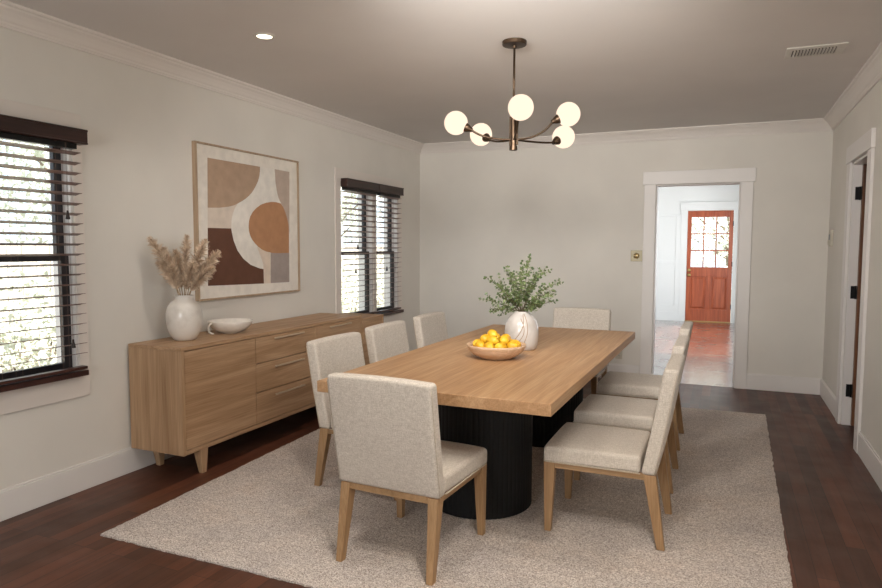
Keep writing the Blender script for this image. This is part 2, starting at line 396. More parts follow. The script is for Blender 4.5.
# ---------------- right doorway casing and door
bm = bmesh.new()
box(bm, XR-.022, XR, ry1, ry1+.125, 0, rdh); box(bm, XR-.022, XR, ry0-.125, ry0, 0, rdh); box(bm, XR-.028, XR, ry0-.14, ry1+.14, rdh, rdh+.13)
box(bm, XR, XR+.16, ry1-.018, ry1, 0, rdh-.018); box(bm, XR, XR+.16, ry0, ry0+.018, 0, rdh-.018); box(bm, XR, XR+.16, ry0, ry1, rdh-.018, rdh)
struct(link('trim_3', bm, M['trim'], bevel=.003, seg=1))
d2 = empty_struct('door_2')
B('door_leaf', (XR+.062, XR+.062+.66, ry1-.066, ry1-.026, .01, rdh-.022), M['brownwood'], d2, bevel=.003)
for i, z in enumerate((.28, 1.06, 1.83)):
    bm = bmesh.new(); box(bm, XR+.022, XR+.058, ry1-.0215, ry1-.018, z-.05, z+.05)
    tube(bm, [(XR+.054, ry1-.026, z-.052), (XR+.054, ry1-.026, z+.052)], .007, 10)
    box(bm, XR+.0585, XR+.062, ry1-.062, ry1-.026, z-.05, z+.05)
    link('hinge', bm, M['blackmetal'], d2)
# small room beyond the right doorway
bm = bmesh.new(); box(bm, XR+.16, 6.6, 6.9, 7.0, 0, H); box(bm, 6.5, 6.6, 3.6, 6.9, 0, H); box(bm, XR+.16, 6.6, 3.5, 3.6, 0, H); 
struct(link('wall_side_room', bm, M['wall'])); struct(B('ceiling_side_room', (XR+.16, 6.6, 3.5, 7.0, H, H+.1), M['ceil']))

# ---------------- windows
def sash(name, parent, x0, x1, y0, y1, z0, z1, st, bot, top):
    bm = bmesh.new()
    box(bm, x0, x1, y0, y0+st, z0, z1); box(bm, x0, x1, y1-st, y1, z0, z1)
    box(bm, x0, x1, y0+st, y1-st, z0, z0+bot); box(bm, x0, x1, y0+st, y1-st, z1-top, z1)
    o = link(name, bm, M['walnut_s'], parent, bevel=.002, seg=1)
    B('pane', ((x0+x1)/2-.002, (x0+x1)/2+.002, y0+st, y1-st, z0+bot, z1-top), M['glass'], o)
    return o
M['walnut_s'] = plain('near_black_sash_paint', srgb(38, 34, 38), .35, 0, .5)
def window_unit(name, y0, y1):
    e = empty_struct(name)
    bm = bmesh.new()
    box(bm, -W, 0, y0, y0+.012, ZB, ZT); box(bm, -W, 0, y1-.012, y1, ZB, ZT); box(bm, -W, 0, y0+.012, y1-.012, ZT-.012, ZT); box(bm, -W, -.055, y0+.012, y1-.012, ZB, ZB+.014)
    link('window_frame', bm, M['trim'], e)
    sash('lower_sash', e, -.06, -.03, y0+.012, y1-.012, ZB+.014, 1.355, .048, .045, .034)
    sash('upper_sash', e, -.092, -.062, y0+.012, y1-.012, 1.322, ZT-.012, .048, .034, .05)
    return e
e1 = window_unit('window_1', *w1); e2 = window_unit('window_2', *w2a); e3 = window_unit('window_3', *w2b)
def casing(name, y0, y1, iy, zt=2.141, zb=.545):
    bm = bmesh.new(); t = .013
    box(bm, 0, t, y0, y1, ZT, zt)
    box(bm, 0, t, y0, y1, zb, ZB-.02)
    prev = y0
    for a, b in iy:
        box(bm, 0, t, prev, a, ZB-.02, ZT); prev = b
    box(bm, 0, t, prev, y1, ZB-.02, ZT)
    return struct(link(name, bm, M['casing'], bevel=.002, seg=1))
casing('trim_4', 1.37, 2.672, [w1]); casing('trim_5', 5.318, 6.70, [w2a, w2b])
# dark stools
struct(B('trim_6', (-.03, .062, 1.38, 2.63, ZB-.018, ZB+.012), M['walnut'], bevel=.003))
struct(B('trim_7', (-.03, .062, 5.36, 6.645, ZB-.018, ZB+.012), M['walnut'], bevel=.003))

# ---------------- blinds
def blind(y0, y1, label, vy0, vy1, ztop=1.914, dz=.0557, zbot=.73, tassels=(), ladders=()):
    t = thing('window_blind', (.055, (y0+y1)/2, 1.93), label, 'blind')
    L = Vector(t.location); cy = L.y
    def loc(x0, x1, a, b, z0, z1): return (x0-L.x, x1-L.x, a-cy, b-cy, z0-L.z, z1-L.z)
    bm = bmesh.new(); box(bm, *loc(.022, .092, vy0, vy1, 1.966, 2.047)); box(bm, *loc(.088, .096, vy0, vy1, 2.034, 2.047)); box(bm, *loc(.088, .095, vy0, vy1, 1.966, 1.975))
    link('valance', bm, M['walnut'], t, bevel=.002, seg=1)
    B('headrail', loc(.028, .07, y0, y1-.02, 1.937, 1.966), M['blackmetal'], t)
    bm = bmesh.new(); z = ztop; n = 0
    while z > zbot+.02:
        # shallow cambered slat
        th = .0026; xs = [.024, .0365, .049, .0615, .074]; cam = [0, .0012, .0018, .0012, 0]
        prevs = None
        for x, c_ in zip(xs, cam):
            vs = [bm.verts.new((x-L.x, yy-cy, z+c_+zz+(x-.049)*.2-L.z)) for yy in (y0, y1) for zz in (-th/2, th/2)]
            if prevs:
                bm.faces.new([prevs[1], vs[1], vs[3], prevs[3]]); bm.faces.new([prevs[0], prevs[2], vs[2], vs[0]])
                bm.faces.new([prevs[0], vs[0], vs[1], prevs[1]]); bm.faces.new([prevs[2], prevs[3], vs[3], vs[2]])
            else: bm.faces.new([vs[0], vs[1], vs[3], vs[2]])
            prevs = vs
        bm.faces.new([prevs[0], prevs[2], prevs[3], prevs[1]])
        z -= dz
    link('slats', bm, M['slat'], t)
    B('bottom_rail', loc(.026, .072, y0, y1, zbot-.018, zbot-.002), M['walnut'], t, bevel=.002, seg=1)
    for ly in ladders:
        bm = bmesh.new()
        for x in (.0225, .0755): tube(bm, [(x-L.x, ly-cy, 1.94-L.z), (x-L.x, ly-cy, zbot-L.z)], .0007, 5)
        link('ladder_cord', bm, M['cord'], t)
    for ty, tz in tassels:
        bm = bmesh.new(); tube(bm, [(.083-L.x, ty-cy, 1.965-L.z), (.083-L.x, ty-cy, tz-L.z)], .0009, 5)
        o = link('pull_cord', bm, M['cord'], t)
        bm = bmesh.new(); lathe(bm, [(0, .028), (.005, .026), (.006, .012), (.011, -.012), (.012, -.02), (0, -.022)], 12, (.083-L.x, ty-cy, tz-L.z)); link('tassel', bm, M['tassel'], o, smooth=True)
    return t
blind(1.40, 2.615, 'dark wood slatted blind over the large window left of the sideboard', 1.37, 2.648, tassels=((2.515, 1.57), (2.52, .865)), ladders=(1.6, 2.13, 2.235, 2.50))
blind(5.40, 6.035, 'dark wood slatted blind on the left half of the double window by the corner', 5.395, 6.03, 1.926, .0535, .735, tassels=((5.60, 1.40), (5.56, 1.17)), ladders=(5.5, 5.9))
blind(6.085, 6.56, 'dark wood slatted blind on the right half of the double window by the corner', 6.035, 6.58, 1.926, .0535, .735, tassels=((6.20, 1.17),), ladders=(6.17, 6.47))

# ---------------- hall beyond the opening
hx0, hx1, HY = 1.0, 3.86, 13.4
def hallwalls():
    bm = bmesh.new(); box(bm, hx0-.1, hx0, D+.15, HY+.15, 0, 2.75); struct(link('wall_hall_left', bm, M['hall']))
    bm = bmesh.new()  # right wall with large window
    box(bm, hx1, hx1+.12, D+.15, 9.0, 0, 2.75); box(bm, hx1, hx1+.12, 12.3, HY+.15, 0, 2.75); box(bm, hx1, hx1+.12, 9.0, 12.3, 0, .5); box(bm, hx1, hx1+.12, 9.0, 12.3, 2.35, 2.75)
    box(bm, hx1, hx1+.12, 10.5, 10.62, .5, 2.35)
    struct(link('wall_hall_right', bm, M['hall']))
    bm = bmesh.new(); a, b, zt = 2.69, 3.492, 2.10
    box(bm, hx0, a, HY, HY+.15, 0, 2.75); box(bm, b, hx1, HY, HY+.15, 0, 2.75); box(bm, a, b, HY, HY+.15, zt, 2.75)
    struct(link('wall_hall_back', bm, M['hall']))
    bm = bmesh.new()
    box(bm, a-.115, a, HY-.022, HY, 0, zt); box(bm, b, b+.115, HY-.022, HY, 0, zt); box(bm, a-.13, b+.13, HY-.028, HY, zt, zt+.155)
    box(bm, a-.15, b+.15, HY-.036, HY, zt+.14, zt+.158)
    struct(link('trim_8', bm, M['hall'], bevel=.002, seg=1))
    bm = bmesh.new()
    box(bm, hx0, a-.115, HY-.022, HY, 0, .17)
    box(bm, hx0, a-.115, HY-.014, HY, .17, .30)
    box(bm, hx0, a-.115, HY-.014, HY, 1.09, 1.16); box(bm, hx0, a-.115, HY-.018, HY, 2.0, 2.03)
    for x in (a-.2, 1.72): box(bm, x, x+.085, HY-.014, HY, .30, 1.09); box(bm, x, x+.085, HY-.014, HY, 1.16, 2.0)
    struct(link('trim_9', bm, M['hall'], bevel=.002, seg=1))
    struct(B('ceiling_hall', (hx0-.1, hx1+.12, D+.15, HY+.15, 2.75, 2.85), M['hall']))
    # door
    e = empty_struct('door_1')
    y0, y1 = HY+.02, HY+.062; x0, x1 = a+.004, b-.004; z0, z1 = .015, zt-.006
    gl0, gl1, gz0, gz1 = x0+.07, x1-.07, 1.035, 1.975
    bm = bmesh.new()
    box(bm, x0, gl0, y0, y1, z0, z1); box(bm, gl1, x1, y0, y1, z0, z1)
    box(bm, gl0, gl1, y0, y1, gz1, z1); box(bm, gl0, gl1, y0, y1, z0, .235); box(bm, gl0, gl1, y0, y1, .86, gz0)
    mxx = (gl0+gl1)/2; box(bm, mxx-.05, mxx+.05, y0, y1, .235, .86)
    link('door_leaf', bm, M['redwood'], e, bevel=.003, seg=1)
    for q0, q1 in ((gl0, mxx-.05), (mxx+.05, gl1)):
        bm = bmesh.new(); box(bm, q0, q1, y0+.02, y1-.01, .235, .86)
        hexa(bm, [(q0+.02, y0+.02, .255), (q0+.02, y0+.02, .84), (q1-.02, y0+.02, .84), (q1-.02, y0+.02, .255)], [(q0+.045, y0+.006, .28), (q0+.045, y0+.006, .815), (q1-.045, y0+.006, .815), (q1-.045, y0+.006, .28)])
        link('door_panel', bm, M['redwood'], e)
    bm = bmesh.new(); w3 = (gl1-gl0)/3; h3 = (gz1-gz0)/3
    for k in (1, 2):
        box(bm, gl0+w3*k-.011, gl0+w3*k+.011, y0+.002, y1-.002, gz0, gz1); box(bm, gl0, gl1, y0+.003, y1-.003, gz0+h3*k-.011, gz0+h3*k+.011)
    link('muntins', bm, M['redwood'], e)
    B('pane', (gl0, gl1, (y0+y1)/2-.002, (y0+y1)/2+.002, gz0, gz1), M['glass'], e)
    for z in (.885, .975):
        bm = bmesh.new(); lathe(bm, [(0, 0), (.03, 0), (.032, .006), (.012, .012), (.011, .03), (.028, .042), (.03, .056), (.02, .066), (0, .068)], 20)
        bmesh.ops.rotate(bm, verts=bm.verts, matrix=Matrix.Rotation(PI/2, 3, 'X')); bmesh.ops.translate(bm, verts=bm.verts, vec=(x0+.05, y0, z))
        link('door_knob' if z < .9 else 'deadbolt', bm, M['brass'], e, smooth=True)
    for z in (.3, 1.1, 1.85):
        B('hinge', (x1-.012, x1+.008, y0-.008, y0+.004, z-.045, z+.045), M['blackmetal'], e)
    struct(B('trim_10', (a, b, HY-.01, HY+.14, 0, .014), M['brass']))
hallwalls()

# ---------------- outside: ground, fence, planting
struct(B('ground_outside', (-14, 18, -12, 30, -.45, -.35), M['ground']))
bm = bmesh.new(); y = -2.0
while y < 15: 
    box(bm, -3.02, -3.0, y, y+.14, -.35, 1.42); y += .148
fen = thing('garden_fence', (-3, 6, -.35), 'pale upright board fence seen through the blinds of the left wall windows', 'fence')
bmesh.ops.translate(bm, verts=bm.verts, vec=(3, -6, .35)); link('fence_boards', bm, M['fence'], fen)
bm = bmesh.new(); box(bm, -.06, -.02, -8, 9, .4, .49); box(bm, -.06, -.02, -8, 9, 1.4, 1.49); link('fence_rail', bm, M['fence'], fen)
def tree(loc, h, r, n, label, seed, grp=None):
    rnd = random.Random(seed)
    t = thing('garden_tree', loc, label, 'tree', grp)
    bm = bmesh.new(); tube(bm, [(0, 0, 0), (.05, .03, h*.35), (0, .05, h*.75)], [.09, .07, .03], 8)
    for k in range(6):
        a = rnd.uniform(0, 6.3); tube(bm, [(.02, .03, h*(.35+.06*k)), (r*.6*math.cos(a), r*.6*math.sin(a), h*(.5+.07*k))], [.035, .012], 6)
    link('trunk', bm, M['trunk'], t)
    bm = bmesh.new()
    for k in range(n):
        d = Vector((rnd.gauss(0, 1), rnd.gauss(0, 1), rnd.gauss(0, 1))).normalized()*rnd.uniform(.35, 1)
        p = Vector((d.x*r, d.y*r, h*.68+d.z*h*.38)); s = rnd.uniform(.03, .07)
        u = Vector((rnd.gauss(0, 1), rnd.gauss(0, 1), rnd.gauss(0, 1))).normalized(); w = u.orthogonal().normalized()
        vs = [bm.verts.new(p+q) for q in (-u*s, w*s*.5, u*s, -w*s*.5)]; bm.faces.new(vs)
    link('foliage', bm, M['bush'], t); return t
tree((-4.6, 6.4, -.35), 4.6, 1.5, 5200, 'leafy green tree outside the large left window', 1)
tree((-5.4, 13.2, -.35), 4.4, 1.7, 5200, 'leafy green tree outside the double window by the corner', 2)
tree((3.4, 18.2, -.35), 3.6, 1.6, 4200, 'leafy green tree beyond the glass of the red door', 3)

for i, y in enumerate((3.0, 4.1, 5.2, 6.4, 9.6, 10.8, 12.0, 13.2)):
    rnd = random.Random(90+i); t = thing('garden_shrub', (-2.45, y, -.35), 'pale green shrub against the board fence outside the left wall windows', 'shrub', 'shrubs along the garden fence')
    bm = bmesh.new()
    for k in range(1300):
        d = Vector((rnd.gauss(0, 1), rnd.gauss(0, 1), rnd.gauss(0, 1))).normalized()*rnd.uniform(.3, 1)
        p = Vector((d.x*.38, d.y*.6, .85+d.z*.8)); q = rnd.uniform(.02, .045)
        u = Vector((rnd.gauss(0, 1), rnd.gauss(0, 1), rnd.gauss(0, 1))).normalized(); w = u.orthogonal().normalized()
        bm.faces.new([bm.verts.new(p+v_) for v_ in (-u*q, w*q*.5, u*q, -w*q*.5)])
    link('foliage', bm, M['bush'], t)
    bm = bmesh.new()
    for k in range(5): tube(bm, [(0, 0, 0), (rnd.uniform(-.2, .2), rnd.uniform(-.3, .3), .9)], [.015, .006], 5)
    link('stems', bm, M['trunk'], t)

# ---------------- rug
P = [Vector(p) for p in ((.625, 2.215, 0), (3.655, 2.20, 0), (3.72, 6.10, 0), (.47, 6.02, 0))]
rug_h = .014
bm = bmesh.new(); nx, ny = 120, 150; top = []
for j in range(ny+1):
    row = []
    for i in range(nx+1):
        u, v = i/nx, j/ny
        p = (P[0]*(1-u)+P[1]*u)*(1-v)+(P[3]*(1-u)+P[2]*u)*v
        e_ = min(i, nx-i, j, ny-j)
        if e_ == 0: p = p+Vector((random.uniform(-.004, .004), random.uniform(-.004, .004), 0))
        z = rug_h+random.uniform(-.0005, .0005) if e_ > 0 else rug_h*.7
        row.append(bm.verts.new((p.x-2.1, p.y-4.1, z)))
    top.append(row)
for j in range(ny):
    for i in range(nx): bm.faces.new([top[j][i], top[j][i+1], top[j+1][i+1], top[j+1][i]])
edge = [top[0][i] for i in range(nx+1)]+[top[j][nx] for j in range(1, ny+1)]+[top[ny][i] for i in range(nx-1, -1, -1)]+[top[j][0] for j in range(ny-1, 0, -1)]
low = [bm.verts.new((v.co.x, v.co.y, .0005)) for v in edge]
for k in range(len(edge)):
    q = (k+1) % len(edge); bm.faces.new([edge[k], low[k], low[q], edge[q]])
bm.faces.new(low)
rug = link('area_rug', bm, M['rug'], smooth=False); rug.location = (2.1, 4.1, 0)
tag(rug, 'large mottled beige woven rug under the dining table and chairs', 'rug')
RZ = rug_h+.0015

# ---------------- dining table
t = thing('dining_table', (2.173, 3.912, RZ), 'long oak dining table on two black fluted drum pedestals', 'table', rz=-.009)
TT = .765-RZ
bm = bmesh.new(); box(bm, -.572, .572, -1.276, 1.276, TT-.054, TT)
link('tabletop', bm, M['oak_y'], t, bevel=.003)
for yy in (-.552, .78):
    bm = bmesh.new(); n = 64; seg = n*6; R = .28
    f = lambda a, z: 1-.012*abs(math.sin(a*n/2))**.6*0-.007*(1-abs(math.sin(a*n/2)))**2
    zt = TT-.054
    lathe(bm, [(R*.985, 0), (R, .004), (R, zt-.001), (R*.9, zt)], seg, (0, yy, 0), rfn=f)
    o = link('pedestal', bm, M['blackfl'], t, smooth=False)
B('apron_rail', (-.12, .12, -.5, .7, TT-.13, TT-.054), M['blackfl'], t)

# ---------------- chairs
def make_chair(loc, rz, label, group):
    t = thing('dining_chair', loc, label, 'chair', group, rz)
    w = .245; zb, zs = .362-RZ, .440-RZ
    # seat cushion
    def sd(p):
        x, y, z = p; k = 1
        if z > 0: z += .012*max(0, 1-(x/.25)**4)*max(0, 1-((y)/.27)**4)
        x *= 1+.012*(y/.2)
        return (x, y, z)
    bm = bmesh.new(); rbox(bm, (w, .228, (zs-zb)/2), .018, 10, 5, sd, c=(0, .063, (zb+zs)/2)); o = link('seat', bm, M['linen'], t, smooth=True)
    bm = bmesh.new(); z = zb+.004; ww = w+.001; y0, y1 = -.165, .293
    tube(bm, [(-ww, y0, z), (-ww, y1-.02, z), (-ww+.006, y1-.006, z), (-ww+.02, y1, z), (ww-.02, y1, z), (ww-.006, y1-.006, z), (ww, y1-.02, z), (ww, y0, z)], .0035, 6); link('piping', bm, M['piping'], o, smooth=True)
    # backrest: leans backwards, gently hollowed
    hz = (.860-.362)/2; zc = (.860+.362)/2-RZ
    def bd(p):
        x, y, z = p; s = (z+hz)/(2*hz)
        y += -.201-.102*s-.012*math.sin(s*PI)*0 + .012*s*s
        y -= .010*(1-(x/w)**2)*(1 if p[1] > 0 else .6)*math.sin(max(0, min(1, s))*PI)
        x *= 1+.012*s
        z += .006*(1-(x/w)**2)*s
        return (x, y, z)
    bm = bmesh.new(); rbox(bm, (w+.005, .034, hz), .017, 12, 5, bd, c=(0, 0, zc)); o = link('backrest', bm, M['linen'], t, smooth=True)
    for sx in (-1, 1):
        bm = bmesh.new(); pts = []
        for k in range(13):
            zz = -hz+.006+(2*hz-.03)*k/12; q = bd((sx*(w+.0052), -.026, zz)); pts.append((q[0], q[1], q[2]+zc))
        tube(bm, pts, .0024, 6); link('side_seam', bm, M['piping'], o, smooth=True)
    # frame
    bm = bmesh.new(); zf0, zf1 = .334-RZ, .364-RZ
    box(bm, -w+.008, w-.008, .262, .286, zf0, zf1); box(bm, -w+.008, w-.008, -.228, -.204, zf0, zf1)
    for s in (-1, 1): box(bm, s*(w-.019)-.011, s*(w-.019)+.011, -.204, .262, zf0, zf1)
    link('seat_frame', bm, M['legwood_y'], t, bevel=.002, seg=1)
    # legs
    for s in (-1, 1):
        a, b = s*(w-.002), s*(w-.050); a2, b2 = s*(w-.004), s*(w-.034)
        bm = bmesh.new(); hexa(bm, [(a2, .251, 0), (b2, .251, 0), (b2, .283, 0), (a2, .283, 0)], [(a, .234, zf1-.001), (b, .234, zf1-.001), (b, .290, zf1-.001), (a, .290, zf1-.001)])
        link('leg', bm, M['legwood'], t, bevel=.003)
        bm = bmesh.new(); hexa(bm, [(a2, -.281, 0), (b2, -.281, 0), (b2, -.245, 0), (a2, -.245, 0)], [(a, -.234, zf1-.001), (b, -.234, zf1-.001), (b, -.176, zf1-.001), (a, -.176, zf1-.001)])
        link('leg', bm, M['legwood'], t, bevel=.003)
    return t
M['legwood_y'] = wood('chair_rail_oak', srgb(148, 116, 82), srgb(168, 134, 98), srgb(184, 150, 113), 1, 1.4)
G = 'linen dining chairs around the table'
ch = make_chair((2.082, 2.69, RZ), -.06, 'linen dining chair at the near end of the table, its back to the viewer', G)
for (x, y, rz, lab) in [
    (2.875, 3.348, PI/2, 'linen dining chair on the right side of the table, nearest the viewer'),
    (2.86, 4.11, PI/2, 'linen dining chair on the right side of the table, the middle of three'),
    (2.845, 4.97, PI/2, 'linen dining chair on the right side of the table, nearest the doorway'),
    (1.495, 3.40, -PI/2-.03, 'linen dining chair on the left side of the table, nearest the viewer'),
    (1.465, 4.12, -PI/2, 'linen dining chair on the left side of the table, the middle of three'),
    (1.46, 4.88, -PI/2, 'linen dining chair on the left side of the table, nearest the far wall'),
    (2.205, 5.62, PI, 'linen dining chair at the far end of the table, facing the viewer')]:
    dup(ch, (x, y, RZ), rz, lab, G)

# ---------------- sideboard
SX, SY0, SY1, SZ0, SZ1 = .443, 2.94, 5.048, .154, .8065
sx0 = .0165
t = thing('sideboard', (0, (SY0+SY1)/2, 0), 'long oak sideboard with one door and slim-handled drawers against the left wall', 'sideboard'); cy = (SY0+SY1)/2
bm = bmesh.new()
box(bm, sx0, SX, SY0-cy, SY1-cy, SZ1-.022, SZ1)
box(bm, sx0, SX, SY0-cy, SY0-cy+.024, SZ0, SZ1-.022, 1); box(bm, sx0, SX, SY1-cy-.024, SY1-cy, SZ0, SZ1-.022, 1)
box(bm, sx0, SX, SY0-cy+.024, SY1-cy-.024, SZ0, SZ0+.026); box(bm, sx0, sx0+.012, SY0-cy+.024, SY1-cy-.024, SZ0+.026, SZ1-.022)
box(bm, sx0+.012, SX-.03, SY0-cy+.024, SY1-cy-.024, SZ0+.026, SZ1-.022)
link('cabinet_body', bm, [M['side_y'], M['side_z']], t, bevel=.0015, seg=1)
g = .006; z0, z1 = SZ0+.03, SZ1-.026
ya, yb, yc, yd = SY0+.028, 3.618, 4.335, SY1-.028
def front(name, y0, y1, q0, q1, handle=None):
    o = B(name, (SX-.024, SX-.003, y0-cy, y1-cy, q0, q1), M['side_y'], t, bevel=.0015, seg=1)
    if handle:
        h0, h1, hz = handle; bm = bmesh.new()
        box(bm, SX+.012, SX+.02, h0-cy, h1-cy, hz-.006, hz+.006)
        for q in (h0+.02, h1-.03): box(bm, SX-.003, SX+.012, q-cy, q+.01-cy, hz-.004, hz+.004)
        link('handle', bm, M['nickel'], o, bevel=.0015, seg=1)
front('door', ya, yb-g, z0, z1)
front('drawer', yb, yc-g, .600+g/2, z1, (3.80, 4.16, .757))
front('drawer', yb, yc-g, .398+g/2, .600-g/2, (3.80, 4.16, .556))
front('drawer', yb, yc-g, z0, .398-g/2, (3.80, 4.16, .354))
front('drawer', yc, yd, .600+g/2, z1, (4.515, 4.85, .757))
front('door', yc, yd, z0, .600-g/2)
for (x, y) in ((SX-.06, SY0+.18), (.03, SY0+.18), (SX-.06, SY1-.16), (.03, SY1-.16)):
    bm = bmesh.new(); y -= cy; s = .6
    hexa(bm, [(x-.0+.018, y-.017, 0), (x+.05, y-.017, 0), (x+.05, y+.017, 0), (x+.018, y+.017, 0)], [(x-.012, y-.034, SZ0), (x+.05, y-.034, SZ0), (x+.05, y+.034, SZ0), (x-.012, y+.034, SZ0)])
    link('leg', bm, M['side_z'], t, bevel=.002)
# low cabinet just beyond the sideboard
t = thing('side_cabinet', (0, 5.27, 0), 'small plain oak cabinet below the double window, beyond the sideboard', 'cabinet')
bm = bmesh.new(); box(bm, .022, .44, -.20, .19, .752, .772); box(bm, .022, .44, -.20, -.18, .1, .752); box(bm, .022, .44, .17, .19, .1, .752); box(bm, .022, .43, -.18, .17, .1, .12); box(bm, .022, .034, -.18, .17, .12, .752)
link('cabinet_body', bm, M['side_y'], t, bevel=.0015, seg=1)
B('door', (.415, .436, -.177, .167, .124, .749), M['side_y'], t, bevel=.0015, seg=1)
for x in (.06, .39):
    for y in (-.16, .14): B('leg', (x-.02, x+.02, y-.015, y+.02, 0, .1), M['side_z'], t)

# ---------------- wall art
M['frame_oak'] = wood('pale_frame_oak', srgb(160, 136, 110), srgb(182, 158, 132), srgb(196, 174, 148), 2, 1.5)
ax = .026
t = thing('framed_art', (0, 4.14, 1.57), 'large abstract earth-toned print in a thin oak frame above the sideboard', 'picture')
fy0, fy1, fz0, fz1 = 3.525, 4.712, 1.024, 2.122
bm = bmesh.new(); cy, cz = 4.14, 1.57
fr = .013
box(bm, 0, .036, fy0-cy, fy0+fr-cy, fz0-cz, fz1-cz); box(bm, 0, .036, fy1-fr-cy, fy1-cy, fz0-cz, fz1-cz)
box(bm, 0, .036, fy0+fr-cy, fy1-fr-cy, fz0-cz, fz0+fr-cz); box(bm, 0, .036, fy0+fr-cy, fy1-fr-cy, fz1-fr-cz, fz1-cz)
link('picture_frame', bm, M['frame_oak'], t, bevel=.001, seg=1)
B('mat_board', (.002, .022, fy0+fr-cy, fy1-fr-cy, fz0+fr-cz, fz1-fr-cz), ART['mat'], t)
ART_POLYS = [('white', [(3.649, 2.023), (4.595, 2.022), (4.575, 1.108), (3.627, 1.126)], 0), ('tan', [(3.649, 2.023), (4.218, 2.023), (4.217, 1.988), (4.209, 1.952), (4.193, 1.912), (4.17, 1.878), (4.144, 1.845), (4.115, 1.815), (4.082, 1.789), (4.043, 1.764), (4.001, 1.743), (3.956, 1.724), (3.916, 1.708), (3.873, 1.697), (3.818, 1.687), (3.76, 1.681), (3.641, 1.675)], 1), ('sand', [(3.641, 1.675), (3.76, 1.681), (3.818, 1.687), (3.873, 1.697), (3.916, 1.708), (3.956, 1.724), (3.922, 1.688), (3.897, 1.642), (3.883, 1.597), (3.878, 1.536), (3.637, 1.534)], 1), ('brown', [(3.637, 1.534), (3.878, 1.536), (3.884, 1.507), (3.89, 1.485), (3.902, 1.446), (3.921, 1.406), (3.943, 1.372), (3.973, 1.342), (4.006, 1.311), (4.048, 1.285), (4.089, 1.263), (4.136, 1.248), (4.19, 1.234), (4.242, 1.226), (4.243, 1.112), (3.627, 1.126)], 1), ('taupe', [(4.4, 2.024), (4.595, 2.022), (4.584, 1.496), (4.573, 1.585), (4.557, 1.635), (4.534, 1.684), (4.51, 1.723), (4.486, 1.756), (4.462, 1.774), (4.443, 1.803), (4.428, 1.838), (4.421, 1.875), (4.41, 1.91), (4.406, 1.947)], 1), ('strip', [(4.165, 1.402), (4.231, 1.378), (4.333, 1.35), (4.328, 1.111), (4.243, 1.112), (4.242, 1.226), (4.24, 1.262), (4.225, 1.298), (4.201, 1.347)], 1), ('grey', [(4.334, 1.353), (4.578, 1.351), (4.575, 1.108), (4.328, 1.111)], 1), ('ochre', [(4.072, 1.557), (4.077, 1.597), (4.092, 1.632), (4.122, 1.669), (4.166, 1.701), (4.222, 1.73), (4.286, 1.749), (4.355, 1.76), (4.414, 1.761), (4.474, 1.755), (4.506, 1.727), (4.534, 1.684), (4.557, 1.635), (4.573, 1.585), (4.578, 1.534), (4.579, 1.483), (4.576, 1.351), (4.424, 1.35), (4.345, 1.353), (4.284, 1.363), (4.231, 1.378), (4.18, 1.402), (4.141, 1.43), (4.109, 1.458), (4.088, 1.488), (4.075, 1.523)], 2)]
bm = bmesh.new(); mats = list(ART_POLYS.keys()) if False else []
names = []
for nm, pts, lay in ART_POLYS:
    if nm not in names: names.append(nm)
    xx = .0222+.0003*lay
    vs = [bm.verts.new((xx, y-cy, z-cz)) for y, z in pts]
    fce = bm.faces.new(vs); fce.material_index = names.index(nm)
bmesh.ops.triangulate(bm, faces=bm.faces)
o = link('art_print', bm, [ART[n] for n in names], t)

